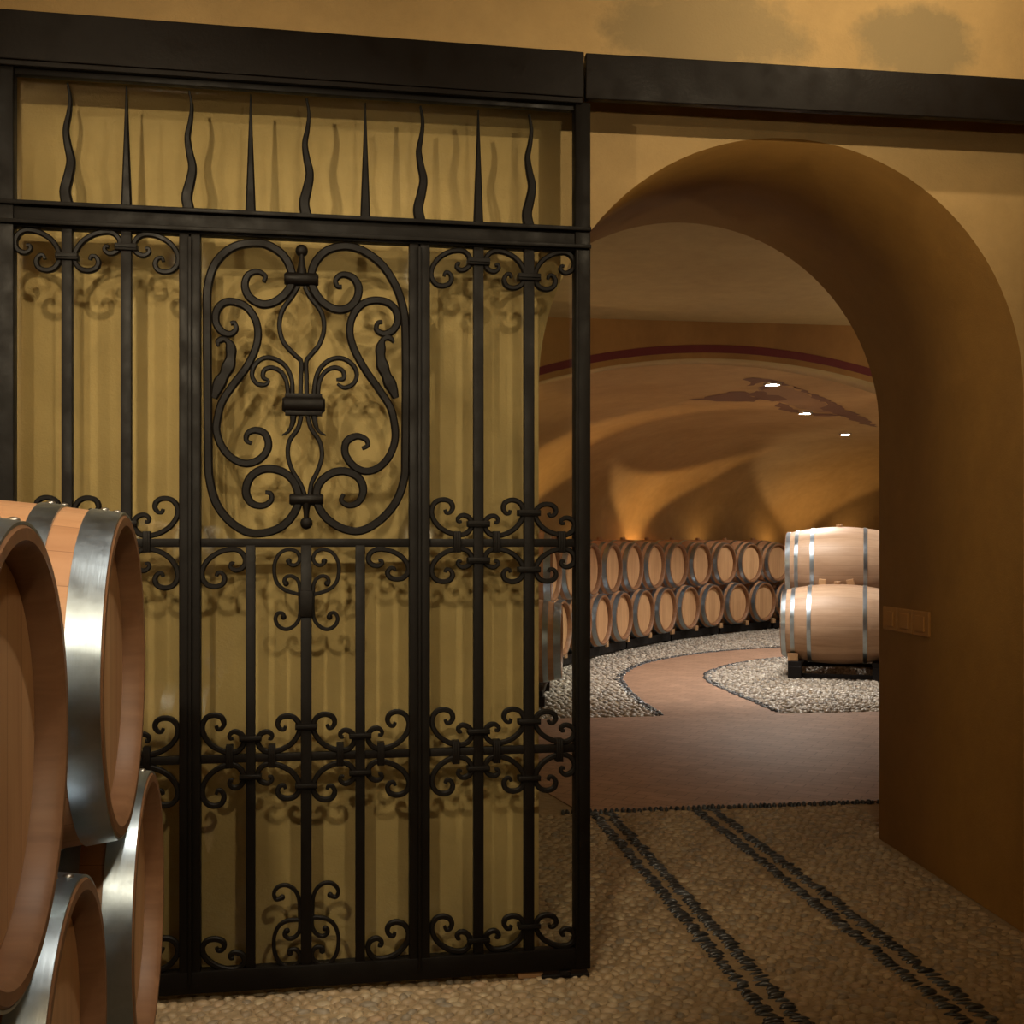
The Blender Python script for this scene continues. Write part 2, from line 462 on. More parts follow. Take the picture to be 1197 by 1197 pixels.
def stone_obj(name, V, Fc, mat):
    me = bpy.data.meshes.new(name); me.from_pydata(V, [], Fc); me.materials.append(mat)
    me.polygons.foreach_set('use_smooth', [True] * len(me.polygons))
    o = link(bpy.data.objects.new(name, me)); return o
ROWS = [(1.080, 1.095), (1.152, 1.165), (1.578, 1.582), (1.650, 1.662)]   # x at y=3 and at y=5.2
def row_x(r, y): return r[0] + (r[1] - r[0]) * (y - 3) / 2.2
V, Fc = [], []
sp = .037; y = .9; j = 0
while y < 5.22:
    x = -1.7 + (j % 2) * sp * .5
    while x < 2.35:
        xx, yy = x + random.uniform(-.009, .009), y + random.uniform(-.009, .009)
        ok = True
        if yy > WY1 - .03:
            t = (yy - WY1) / (WY2 - WY1); l = .5495 - .049 * t; r = 2.1205 + .0725 * t
            if yy < WY2 + .03 and not (l + .028 < xx < r - .028): ok = False
        for r in ROWS:
            if abs(xx - row_x(r, yy)) < .040: ok = False
        if not(yy < 5.19): ok = False
        if ok:
            s = random.uniform(.80, 1.18)
            stone(V, Fc, xx, yy, .0180 * s * random.uniform(.95, 1.35), .0145 * s, random.uniform(.008, .0145), random.gauss(0, .7), 7)
        x += sp
    y += sp * .86; j += 1
o = stone_obj('pebble_paving', V, Fc, M['pebble'])
tag(o, 'rounded tan and brown river pebbles set in mortar before and under the arch', 'pebbles', kind='stuff')
V, Fc = [], []
for r in ROWS:
    y = 1.5
    while y < 5.2:
        stone(V, Fc, row_x(r, y) + random.uniform(-.008, .008), y, random.uniform(.022, .033), random.uniform(.0048, .0080), random.uniform(.010, .016), random.gauss(.05, .22), 7, jit=.1)
        y += random.uniform(.019, .028)
x = .95
while x < 2.5:
    stone(V, Fc, x, 5.21 + random.uniform(-.008, .008) + .006 * (x - 1), random.uniform(.008, .012), random.uniform(.014, .022), random.uniform(.02, .028), random.gauss(0, .2), 7)
    x += random.uniform(.02, .03)
o = stone_obj('slate_inlay', V, Fc, M['slate'])
tag(o, 'double rows of dark slate stones set on edge in the pebble paving of the passage', 'inlay stones', kind='stuff')
V, Fc = [], []
def border(P, off=0):
    for a, b in zip(P, P[1:]):
        L = math.hypot(b[0] - a[0], b[1] - a[1]); nn = max(1, int(L / .033)); ang = math.atan2(b[1] - a[1], b[0] - a[0])
        for k in range(nn):
            for o2 in (-.022, .012):
                t = (k + random.random() * .5) / nn; q = random.uniform(-.012, .012) + o2
                stone(V, Fc, a[0] + (b[0] - a[0]) * t - math.sin(ang) * q, a[1] + (b[1] - a[1]) * t + math.cos(ang) * q, .022, .014, .020, ang + PI / 2 + random.gauss(0, .3), 6)
border([p for p in outer[1:] if True]); border(inner[1:])
o = stone_obj('slate_border', V, Fc, M['slate'])
tag(o, 'dark slate stones edging the curved terracotta path of the cellar', 'border stones', kind='stuff')
V, Fc = [], []
room_poly = [(p.x, p.y) for p, _ in (row(-7 + k * .5, .30) for k in range(40))] + [(14, 8.0), (-3, 8.0)]
sp = .052; y = 8.03
while y < 16.2:
    x = 1.0
    while x < 8.4:
        xx, yy = x + random.uniform(-.015, .015), y + random.uniform(-.015, .015)
        if in_poly(xx, yy, room_poly) and .115 * yy + .15 < xx < .56 * yy + .1 and not in_poly(xx, yy, path_poly):
            s = random.uniform(.75, 1.2)
            stone(V, Fc, xx, yy, .028 * s, .021 * s, random.uniform(.014, .026), random.uniform(0, PI), 6)
        x += sp
    y += sp * .88
o = stone_obj('gravel_paving', V, Fc, M['pale_pebble'])
tag(o, 'pale grey pebbles covering the cellar floor beside the curved path', 'pebbles', kind='stuff')

# ================================================================== THE TRACK AND THE GATE
bm = B(.655, 4.15, 3.222, 3.250, 2.520, 2.650, bev=.003); box(bm, .66, 4.15, 3.248, WY1 - .002, 2.61, 2.64)
o = obj('gate_track', bm, M['beam'])
tag(o, 'black steel track box running above the open arch to the right edge', 'track')
t = empty('gate_track', (GX0, 3.222, 0), GANG, 'black steel track box above the closed gate, left of the seam', 'track')
bm = B(-2.9, -.022, 0, .028, 2.522, 2.652, bev=.003); box(bm, -2.9, -.03, .026, .185, 2.61, 2.64)
obj('housing', bm, M['beam'], t)
obj('lip', B(-2.9, -.024, .006, .024, 2.508, 2.5225, bev=.002), M['beam'], t)

gate = empty('sliding_gate', (GX0, GY0, 0), GANG, 'black wrought iron sliding gate with glass, scrollwork and a row of pointed spikes', 'gate')
def gobj(name, bm, mat=None, smooth=.7): return obj(name, bm, mat or M['iron'], gate, smooth)
def gx(px, py=634): return G(px, py)[0]
def vbar(px0, px1, py0, py1, y0=-.014, y1=.014, name='bar', bev=.002):
    a, z1 = G(px0, py0); b, _ = G(px1, py0); _, z0 = G(px1, py1)
    return gobj(name, B(a, b, y0, y1, z0, z1, bev=bev))
# heights of the gate's own members, in metres
ZTOP = 2.515
zr = [G(343, y)[1] for y in (252.5, 280.5)]
RAIL_T, RAIL_B = zr[0], zr[1]
RM = (G(343, 629.6)[1], G(343, 639.5)[1])
RL = (G(343, 879.5)[1], G(343, 889)[1])
BR_T, BR_B = G(430, 1121)[1], .022
XLG, XRG = gx(-18), 0.0
st = [(XLG, gx(18)), (gx(670.5), XRG)]
for a, b in st: gobj('stile', B(a, b, -.022, .022, BR_B, ZTOP, bev=.003))
gobj('stile', B(gx(671), gx(674), -.027, -.02, BR_T, RAIL_B, bev=.001))
gobj('top_rail', B(XLG, XRG, -.016, .02, RAIL_B, RAIL_T, bev=.002))
for z in (RAIL_T - .004, RAIL_B + .012): gobj('rail_moulding', B(XLG, XRG, -.032, .018, z - .007, z + .005, bev=.002))
gobj('head_rail', B(gx(18), gx(671), -.012, .012, ZTOP - .022, ZTOP, bev=.002))
gobj('bottom_rail', B(XLG, XRG, -.02, .02, BR_B, BR_T, bev=.003))
for a, b in ((210, 222), (223.5, 235), (478, 489), (490.5, 502)):
    gobj('mullion', B(gx(a), gx(b), -.019, .019, BR_B + .01, RAIL_B, bev=.003))
for a, b in ((221, 225), (488, 491.5)):
    gobj('mullion', B(gx(a), gx(b), -.029, -.012, BR_B + .03, RAIL_B - .01, bev=.0015))
for xa, xb in ((18, 210), (235, 478), (502, 671)):
    for z1, z0 in (RM, RL): gobj('cross_rail', B(gx(xa), gx(xb), -.009, .009, z0, z1, bev=.0015))
BARS = [(79, 6.2, 0), (148, 6.2, 0), (293, 5.6, 1), (358, 6.4, 1), (421, 5.6, 1), (559, 5.8, 0), (618, 5.8, 0)]
for px, hw, low in BARS:
    gobj('bar', B(gx(px - hw), gx(px + hw), -.013, .013, BR_T - .005, RM[1] + .005 if low else RAIL_B + .002, bev=.0018))
# spikes of the top panel
for i, (px, tip) in enumerate(((79, 98), (148, 102), (221, 107), (293, 111), (358, 116), (427, 121), (491, 124.5), (559, 129), (618, 134))):
    wavy = i % 2 == 0
    x, zt = G(px + (1 if wavy else 0), tip)
    z0 = RAIL_T - .006; L = zt - z0
    pts = []
    for k in range(9):
        s = k / 8; off = (.0085 * math.sin(s * 2.05 * 2 * PI + PI * 1.0) * (.55 + .45 * (1 - s)) * (1 if s > .05 else 0)) if wavy else 0
        pts.append((x + off, z0 + L * s))
    bm = ribbon(bmesh.new(), pts, .031 if wavy else .029, .020, 0, (1, 1), 5, prof=(lambda s: 1 - .84 * s ** 1.25) if wavy else (lambda s: 1 - .90 * s))
    gobj('spike', bm)
# C-scrolls, traced once and fitted between bars (big curl at x0, small curl at x1)
KT = [(218, 200), (227, 221), (250, 217), (265, 187), (250, 152), (208, 138), (163, 152), (137, 195), (142, 248), (178, 303), (232, 340), (290, 357), (340, 353), (374, 322), (382, 280), (362, 247), (325, 235), (298, 254), (302, 276), (320, 274)]
def scroll(x0, x1, yb, yt, w=.0145):
    pts = []
    for (a, b) in KT:
        u = (a - 132) / (387 - 132); v = (362 - b) / (362 - 132)
        pts.append(G(x0 + (x1 - x0) * u, yb + (yt - yb) * v))
    gobj('scroll', ribbon(bmesh.new(), pts, w, .016, -.004, (.62, .62), 5, .12))
SC = [  # right panel
 (503.5, 552, 626, 583), (612, 565.5, 627, 583.5), (625, 672, 626, 588.5),
 (503.5, 552, 641, 681), (612, 565.5, 641, 681), (625, 672, 641, 680.5),
 (503, 550, 292.5, 336), (613.5, 566, 293.5, 338.5), (624, 671.5, 295, 340),
 (504, 550, 1112, 1069.5), (613, 566.5, 1110, 1069), (625.5, 672, 1106, 1068),
 (504, 552, 871, 828), (613, 566, 869, 827.5), (624.5, 672, 867.5, 830.5),
 (504, 552, 884, 928.5), (613, 566, 883, 925.5), (624.5, 672, 881, 924.5),
 # left panel
 (71, 17.5, 269, 318), (87, 142, 271, 318.5), (209.5, 156, 274, 320),
 (71, 17.5, 627, 580.5), (87, 142, 627, 581), (209, 156, 627, 581.5),
 (71, 17.5, 641, 689), (87, 142, 641, 689), (209, 156, 641, 688.5),
 (71, 17.5, 885, 841), (87, 142, 884, 840), (209, 156, 882.5, 838),
 (71, 17.5, 899, 947), (87, 142, 898, 946), (209, 156, 896, 942),
 (71, 17.5, 1146, 1100), (87, 142, 1142, 1098), (209, 156, 1137, 1095),
 # middle panel
 (236, 286, 880, 834.5), (351, 300.5, 879, 835.5), (365.5, 415, 877.5, 833.5), (478.5, 429, 875.5, 830.5),
 (236, 286, 893, 943), (351, 300.5, 892, 934), (365.5, 415, 890.5, 935.5), (478.5, 429, 889, 930),
 (235.5, 288, 641.5, 687), (478, 429.5, 641.5, 678),
 (236, 287, 1133, 1096), (478, 429, 1121, 1076)]
for a in SC: scroll(*a)
def collar(px, py, w=26, h=7):
    a, z0 = G(px - w / 2, py + h / 2); b, z1 = G(px + w / 2, py - h / 2)
    bm = B(a, b, -.020, .016, z0, z1, bev=.002)
    box(bm, a + .002, b - .002, -.0235, -.018, (z0 + z1) / 2 - .0022, (z0 + z1) / 2 + .0022)
    gobj('collar', bm)
for a in [(559, 307), (618, 325), (559, 612.5), (618, 599.7), (559, 655), (618, 665.8), (559, 854.5), (618, 843), (559, 897.5), (618, 909), (559, 1097.5), (618, 1081.5),
          (79, 301), (148, 290), (79, 600), (148, 612), (79, 668), (148, 655), (79, 860), (148, 866), (79, 915), (148, 908), (79, 1120), (148, 1118),
          (293, 862.7), (358, 849), (421, 859.5), (293, 907.3), (358, 918), (421, 902.5)]: collar(*a)
def tie(px, py0, py1):
    a, z0 = G(px - 4, py1); b, z1 = G(px + 4, py0)
    bm = bmesh.new()
    for k in range(3):
        x = a + (b - a) * (k + .5) / 3; box(bm, x - .0035, x + .0035, -.019, .014, z0, z1, bev=.0012)
    gobj('tie', bm)
for px in (534, 579.5, 656, 45, 118, 172): tie(px, 621, 646)
for px in (532.5, 580, 653, 45, 118, 172, 268.5, 318, 397.5, 445):
    y = 882 - (px - 358) * .02 - 1.5; tie(px, y - 12, y + 15)
# --- centre double scrolls below the ornament and at the foot
def T(pts, ox, oy, s): return [G(ox + x / s, oy + y / s) for x, y in pts]
def mirror(pts, cx): return [(2 * cx - x, y) for x, y in pts]
def ball(p, r, nm='scroll_ball'):
    bm = bmesh.new(); bmesh.ops.create_uvsphere(bm, u_segments=14, v_segments=9, radius=r)
    for v in bm.verts: v.co = Vector((v.co.x + p[0], v.co.y * .7 - .004, v.co.z + p[1]))
    return bm
a1 = [(528, 232), (520, 258), (490, 272), (455, 255), (440, 215), (460, 170), (520, 148), (590, 175), (632, 245), (638, 330), (615, 410), (550, 465), (440, 498)]
b1 = [(545, 418), (562, 395), (545, 362), (505, 355), (462, 380), (442, 430), (438, 520), (436, 610), (448, 690), (490, 745), (548, 768), (605, 742), (630, 690), (612, 645), (575, 643), (562, 668)]
for P in (a1, b1):
    for Q in (P, mirror(P, 388)):
        pts = T(Q, 300, 620, 6.65); bm = ribbon(bmesh.new(), pts, .0105, .014, -.004, (1, 1), 5); gobj('thin_scroll', bm)
for (x, y) in ((525, 240), (548, 412), (566, 672)):
    for q in (x, 776 - x):
        gobj('scroll_ball', ball(T([(q, y)], 300, 620, 6.65)[0], .0085))
gobj('scroll_clasp', B(*[G(350.5, 0)[0], G(366, 0)[0]], -.02, .016, G(358, 721)[1], G(358, 690)[1], bev=.003))
a2 = [(1040, 120), (1072, 128), (1084, 95), (1062, 62), (1020, 52), (975, 75), (950, 125), (946, 200), (944, 285), (965, 325), (1000, 340), (1028, 318), (1018, 292)]
b2 = [(950, 238), (1010, 243), (1060, 275), (1084, 340), (1078, 420), (1045, 475), (995, 490), (950, 465), (945, 425), (965, 398), (1000, 402), (1000, 425)]
for P in (a2, b2):
    for Q in (P, mirror(P, 911)):
        if P is a2 and Q is not P or P is b2 and Q is not P: Q = [(x, y + 13) for x, y in Q]
        pts = T(Q, 160, 1020, 4.604); gobj('thin_scroll', ribbon(bmesh.new(), pts, .0105, .014, -.004, (1, 1), 5))
for (x, y) in ((1040, 118), (1014, 298), (997, 418)):
    for q in (x, 1822 - x): gobj('scroll_ball', ball(T([(q, y + (13 if q < 911 else 0))], 160, 1020, 4.604)[0], .0085))
# --- the large ornament of the middle panel
ORN = []
def C3(p): return (220 + p[0] / 4.275, 260 + p[1] / 4.275)
def C4(p): return (220 + p[0] / 3.52, 420 + p[1] / 3.52)
def stroke(l3, l4, w, tp=(.5, .5), name='ornament_scroll', prof=None, tlen=.1, rev=False):
    P = [G(*C3(p)) for p in l3] + [G(*C4(p)) for p in l4]
    gobj(name, ribbon(bmesh.new(), P, w, .018, -.006, tp, 6, tlen, prof=prof))
W1 = .0232
stroke([(378, 300), (385, 270), (345, 250), (300, 268), (284, 320), (308, 378), (370, 412), (435, 400), (495, 350), (520, 290), (508, 225), (470, 163), (400, 118), (330, 107), (240, 122), (170, 168), (122, 240), (98, 340), (96, 450), (97, 620), (98, 800)],
       [(84, 420), (90, 500), (115, 590), (165, 660), (235, 708), (305, 716), (380, 692), (432, 640), (455, 575), (435, 505), (385, 462), (315, 452), (258, 485), (238, 545), (262, 593), (310, 603), (342, 580), (340, 553), (318, 548)], W1, tlen=.06)
stroke([(768, 325), (745, 322), (738, 290), (770, 265), (820, 278), (850, 325), (842, 385), (800, 430), (738, 438), (672, 402), (625, 335), (615, 270), (635, 205), (685, 150), (760, 125), (830, 130), (905, 165), (975, 225), (1030, 310), (1065, 400), (1082, 500), (1086, 650), (1086, 850)],
       [(892, 400), (888, 490), (855, 585), (790, 662), (712, 705), (640, 698), (570, 655), (530, 590), (535, 520), (585, 472), (645, 462), (700, 488), (720, 540), (700, 588), (660, 602), (630, 582), (640, 555)], W1, tlen=.06)
stroke([(212, 508), (232, 505), (240, 535), (215, 560), (175, 552), (142, 510), (142, 450), (175, 408), (225, 400), (290, 425), (335, 485), (350, 560), (335, 640), (290, 730), (225, 815), (170, 900), (147, 985)],
       [(118, 300), (140, 360), (182, 408), (240, 430), (298, 410), (330, 362), (318, 310), (278, 293), (245, 307), (240, 335), (262, 347)], W1 * .92, tlen=.08)
stroke([(970, 500), (947, 505), (940, 538), (975, 560), (1018, 545), (1045, 500), (1035, 440), (992, 403), (930, 393), (870, 412), (822, 470), (807, 550), (830, 640), (885, 740), (955, 840), (1008, 925), (1030, 1010)],
       [(850, 335), (825, 402), (782, 447), (730, 462), (680, 440), (647, 392), (650, 342), (690, 318), (730, 330), (738, 355), (715, 368)], W1 * .92, tlen=.08)
wv = lambda s: .55 + .95 * min(1, s * 2.2) + .18 * math.sin(s * 26)
stroke([(152, 622), (152, 597), (185, 588), (213, 622), (212, 690), (188, 752), (155, 812), (130, 880)], [], .0215, (.6, .5), 'twisted_leaf', wv)
stroke([(1026, 602), (1003, 578), (972, 590), (960, 640), (966, 705), (990, 770), (1018, 830), (1036, 880)], [], .0215, (.6, .5), 'twisted_leaf', wv)
for P in ([(548, 325), (522, 370), (472, 440), (456, 520), (476, 600), (530, 662), (565, 700), (563, 780), (562, 870)],
          [(582, 325), (612, 380), (664, 450), (679, 530), (655, 612), (610, 668), (590, 700), (591, 780), (592, 870)]):
    stroke(P, [], .0128, (1, 1), 'spindle_wire')
for P in ([(520, 870), (518, 790), (488, 722), (432, 684), (375, 682), (332, 718), (320, 768), (345, 808), (388, 812), (405, 790)],
          [(500, 870), (492, 800), (465, 750), (420, 728), (382, 740), (375, 775), (402, 790)],
          [(628, 870), (636, 790), (662, 728), (712, 688), (770, 682), (822, 715), (842, 762), (825, 808), (782, 828), (745, 808)],
          [(648, 870), (655, 800), (685, 748), (732, 728), (772, 745), (776, 782), (740, 788)]):
    stroke(P, [], .0125, (1, .6), 'leaf_scroll')
stroke([], [(465, 235), (452, 285), (416, 340), (411, 400), (430, 460), (463, 515), (480, 560)], .0125, (1, 1), 'spindle_wire')
stroke([], [(492, 235), (505, 285), (541, 340), (550, 400), (532, 460), (508, 510), (500, 560)], .0125, (1, 1), 'spindle_wire')
spk = lambda s: 1.15 - .95 * s
stroke([], [(433, 230), (428, 270), (412, 298), (386, 314)], .017, (1, 1), 'leaf_tip', spk)
stroke([], [(518, 230), (524, 270), (538, 298), (566, 314)], .017, (1, 1), 'leaf_tip', spk)
def barrel_collar(px, py, w, h, steps=False):
    a, z = G(px - w / 2, py); b, _ = G(px + w / 2, py); r = h / 2 / 425
    e = .006
    prof = [(a, r * .75), (a + e, r), (b - e, r), (b, r * .75)]
    bm = revolve(bmesh.new(), prof, 24, 'X', center=(0, -.006, z))
    if steps:
        box(bm, a + .008, b - .008, -.02, .010, z + r * .8, z + r * 1.35, bev=.001); box(bm, a + .008, b - .008, -.02, .010, z - r * 1.35, z - r * .8, bev=.001)
    gobj('ornament_collar', bm)
barrel_collar(352.3, 326.5, 40, 16); barrel_collar(355, 473, 50, 19, True); barrel_collar(358.2, 584, 40, 14)
for (cx, cy, sy) in ((352.7, 293.5, 1), (358.2, 611.5, -1)):
    x, z = G(cx, cy); _, z2 = G(cx, cy + 28 * sy)
    bm = ball((x, z), .0175)
    revolve(bm, [(z, .006), ((z + z2) / 2, .0085), (z2, .016)] if sy > 0 else [(z2, .016), ((z + z2) / 2, .0085), (z, .006)], 14, 'Z', center=(x, -.006, 0))
    gobj('finial', bm)
# glass behind the bars, one pane to each light
gl = gobj('glass_pane', B(gx(17), gx(671.5), .0150, .0190, BR_T - .006, RAIL_B + .004), M['glass'], None)
gl = gobj('glass_pane', B(gx(17), gx(671.5), .0150, .0190, RAIL_T - .004, ZTOP - .004), M['glass'], None)

# ================================================================== BARRELS
def make_barrel(label, L=.95, rb=.35, rh=.285, wood='stave', seg=64, detail=True, hoops=None):
    """axis along local X, origin under the belly"""
    h2 = L / 2; zc = rb
    root = empty('wine_barrel', (0, 0, 0), 0, label, 'barrel')
    rad = lambda x: rb - (rb - rh) * (abs(x) / h2) ** 2.0
    th = .026
    P = [(-h2 + (L) * k / 24, rad(-h2 + L * k / 24)) for k in range(25)]
    # outer skin then the chime and croze inside each end
    bm = bmesh.new(); rec = .040
    prof = [(-h2 + rec + .01, rh - th - .004), (-h2 + .012, rh - th - .002), (-h2, rh - th + .007), (-h2, rh - .004)] + [(x, r) for x, r in P[1:-1]] + \
           [(h2, rh - .004), (h2, rh - th + .007), (h2 - .012, rh - th - .002), (h2 - rec - .01, rh - th - .004)]
    prof[4:4] = [(-h2 + .004, rh)]; prof[-4:-4] = [(h2 - .004, rh)]
    rings = []
    for (a, r) in prof:
        rings.append([bm.verts.new((a, math.sin(2 * PI * k / seg) * r, math.cos(2 * PI * k / seg) * r)) for k in range(seg)])
    nP = len(prof)
    for i in range(nP - 1):
        for k in range(seg):
            f = bm.faces.new((rings[i][k], rings[i][(k + 1) % seg], rings[i + 1][(k + 1) % seg], rings[i + 1][k]))
            f.material_index = 1 if (i < 4 or i > nP - 6) else 0
    o = obj('staves', bm, [M[wood], M['chime']], root, .6); o.location = (0, 0, zc)
    for s in (-1, 1):
        bm = revolve(bmesh.new(), [(s * (h2 - rec), .0005), (s * (h2 - rec), rh - th - .012), (s * (h2 - rec - .008), rh - th + .001), (s * (h2 - rec - .02), rh - th + .001), (s * (h2 - rec - .02), .0005)], seg, 'X')
        o = obj('barrel_head', bm, M['head'], root, .5); o.location = (0, 0, zc)
    for (x0, wd) in (hoops or ((h2 - .036, .054), (h2 - .128, .040), (h2 - .285, .036))):
        for s in (-1, 1):
            a, b = s * x0 - wd / 2 + (.006 * s), s * x0 + wd / 2 + (.006 * s)
            t = .0022
            prof = [(a + wd * k / 4, rad(a + wd * k / 4) + .0035) for k in range(5)]
            prof = prof + [(x, r - .004) for x, r in prof[::-1]]
            bm = revolve(bmesh.new(), prof, seg, 'X', close=True)
            hp = obj('hoop', bm, M['hoop'], root, .5); hp.location = (0, 0, zc)
            if detail:
                for q, dx in ((.03, -.012), (.09, .012)):
                    bm = bmesh.new(); bmesh.ops.create_uvsphere(bm, u_segments=12, v_segments=7, radius=.0085)
                    xm = (a + b) / 2 + dx * .8; r = rad(xm) + .0035
                    for v in bm.verts: v.co = Vector((v.co.x + xm, v.co.y + r * math.sin(q), v.co.z * .55 + r * math.cos(q)))
                    obj('rivet', bm, M['rivet'], hp, 9)
    bm = revolve(bmesh.new(), [(rb - .01, .028), (rb + .02, .032), (rb + .026, .028)], 20, 'Z')
    o = obj('bung', bm, M['bung'], root, .5); o.location = (0, 0, zc)
    return root
def put(root, x, y, z, axis_deg, label=None, group=None, scale=1, first=False):
    r = root if first else copy_tree(root)
    r.location = (x, y, z); r.rotation_euler = (0, 0, math.radians(axis_deg)); r.scale = (scale,) * 3
    if label: r['label'] = label
    if group: r['group'] = group
    return r
# ---- near stack by the left edge: heads in one vertical plane, axis along +x
near = make_barrel('oak barrel', rb=.324, rh=.287, seg=96)
YW_ = 3.5
def near_at(hx, hy, zc, label, first=False):
    a = math.radians(YW_); h = .475
    return put(near, hx - math.cos(a) * h, hy - math.sin(a) * h, zc - .324, YW_, label, 'oak barrels stacked before the gate', 1, first)
nb = near_at(-.399, 1.475, .985, 'nearest oak barrel, cut by the left edge, top row of the front stack', True)
near_at(-.408, 2.150, 1.012, 'oak barrel with two bright steel hoops, top row, next to the gate scrolls')
near_at(-.415, 1.818, .443, 'lower oak barrel at the bottom left, wedged under the two top barrels')
near_at(-.426, 2.500, .472, 'lower oak barrel standing closest to the foot of the gate')
# carrying rack under the near stack
rk = empty('barrel_rack', (-.87, 2.15, 0), 0, 'black steel rack under the front barrel stack, out of sight at the left edge', 'rack')
for x in (-.25, .22): obj('rail', B(x - .03, x + .03, -.72, .72, .030, .105, bev=.004), M['rack'], rk)
for x in (-.25, .22):
    for yy in (-.6, .6): obj('foot', B(x - .03, x + .03, yy - .04, yy + .04, -.01, .032), M['rack'], rk)
# burnt-in ring mark on the head of the nearest barrel
bm = bmesh.new()
for rr in (.034, .0315):
    bmesh.ops.create_circle(bm, segments=40, radius=rr)
bm2 = bmesh.new(); ri = [[], []]
for q, rr in enumerate((.0355, .0335)):
    for k in range(40): ri[q].append(bm2.verts.new((0, rr * math.cos(2 * PI * k / 40), rr * math.sin(2 * PI * k / 40))))
for k in range(40): bm2.faces.new((ri[0][k], ri[0][(k + 1) % 40], ri[1][(k + 1) % 40], ri[1][k]))
for (y0, z0, y1, z1) in ((-.014, -.016, .016, .018), (-.02, .0, .02, .002)):
    d = Vector((0, y1 - y0, z1 - z0)).normalized(); nn = Vector((0, -d.z, d.y)) * .0012
    p, q = Vector((0, y0, z0)), Vector((0, y1, z1)); bm2.faces.new([bm2.verts.new(v) for v in (p + nn, q + nn, q - nn, p - nn)])
bm.free()
bmesh.ops.solidify(bm2, geom=bm2.faces[:], thickness=.0006)
o = obj('head_brand', bm2, M['brand'], nb); o.location = (.475 - .0375, -.085, 0.324 + .175)

# ---- far barrels along the curved wall
far = make_barrel('oak barrel', .90, .320, .268, 'stave', 40, detail=False, hoops=((.45 - .032, .046), (.45 - .115, .036), (.45 - .255, .034)))
words = ['first', 'second', 'third', 'fourth', 'fifth', 'sixth', 'seventh', 'eighth', 'ninth', 'tenth', 'eleventh']
used = [False]
ZLO, ZUP = .418, .965
def far_at(sv, zc, label, grp):
    P, th = row(sv, .45)
    r = put(far, P.x, P.y, zc - .320, math.degrees(-th), label, grp, 1, not used[0]); used[0] = True
    return r
for k in range(9):
    far_at((k - .5) * PITCH, ZUP, '%s barrel right of the gate post, upper row along the curved wall' % words[k], 'barrels on the curved cellar wall')
    far_at((k - 1) * PITCH, ZLO, '%s barrel right of the gate post, lower row along the curved wall' % words[k], 'barrels on the curved cellar wall')
far_at(8 * PITCH, ZLO, 'lower row barrel half hidden behind the pale barrel stack', 'barrels on the curved cellar wall')
for k in (1, 2, 3):
    far_at((-k - .5) * PITCH, ZUP, 'upper row barrel seen through the gate glass, %s left of the gate post' % words[k - 1], 'barrels seen through the gate')
for k in (2, 3):
    far_at(-k * PITCH, ZLO, 'lower row barrel seen through the gate glass, %s left of the gate post' % words[k - 2], 'barrels seen through the gate')
def rack_section(s0, s1, label):
    P, th = row((s0 + s1) / 2, .42)
    t = empty('barrel_rack', (P.x, P.y, 0), -th, label, 'rack', 'racks under the barrels on the curved wall')
    w = (s1 - s0) / 2 * .98
    for q in (-.27, .27):
        obj('rail', B(q - .03, q + .03, -w, w, .060, .1, bev=.004), M['rack'], t)
        for e in (-1, 1): obj('foot', B(q - .035, q + .035, e * (w - .05) - .035, e * (w - .05) + .035, -.004, .062), M['rack'], t)
    obj('apron', B(.31, .325, -w, w, .03, .125, bev=.003), M['rack'], t)
    return t
for i in range(7):
    rack_section((-4.5 + 2 * i) * PITCH, (-2.5 + 2 * i) * PITCH, '%s black rack section from the left under the lower barrels of the curved wall' % words[i])
for k in range(-3, 9):
    P, th = row((k - .5) * PITCH, .13)
    o = obj('wooden_chock', B(-.05, .05, -.035, .035, 0, .065, bev=.004), M['bung']); o.location = (P.x, P.y, .1); o.rotation_euler = (0, 0, -th)
    lab = 'small wooden chock on the curved rack, %s from the gate post going right' % words[k] if k >= 0 else 'small wooden chock on the rack behind the gate glass, %s left of the post' % words[-k - 1]
    tag(o, lab, 'chock', 'chocks on the curved rack')
# ---- close barrels beside the left jamb seen through the glass
nearL = make_barrel('oak barrel', .95, .35, .285, 'stave', 48, detail=False)
def jamb(px, D, z, deg, label, first):
    d = ray(px, 634); a = math.radians(deg); hx, hy = d.x * D, d.y * D
    return put(nearL, hx - math.cos(a) * .475, hy - math.sin(a) * .475, z, deg, label, 'jamb barrels', 1, first)
jamb(657, 8.95, .13, -12, 'lower barrel beside the left arch jamb, seen through the gate glass', True)
jamb(645, 9.42, .68, -12, 'upper barrel beside the left arch jamb, seen through the gate glass', False)
d = ray(640, 634) * 9.05
t = empty('barrel_rack', (d.x - .35, d.y + .05, 0), math.radians(-12), 'black rack foot under the barrel beside the left arch jamb', 'rack')
for q in (-.3, .3):
    obj('rail', B(q - .035, q + .035, -.42, .6, .085, .132, bev=.004), M['rack'], t)
    for e in (-.38, .52): obj('foot', B(q - .05, q + .05, e - .05, e + .05, -.004, .09), M['rack'], t)

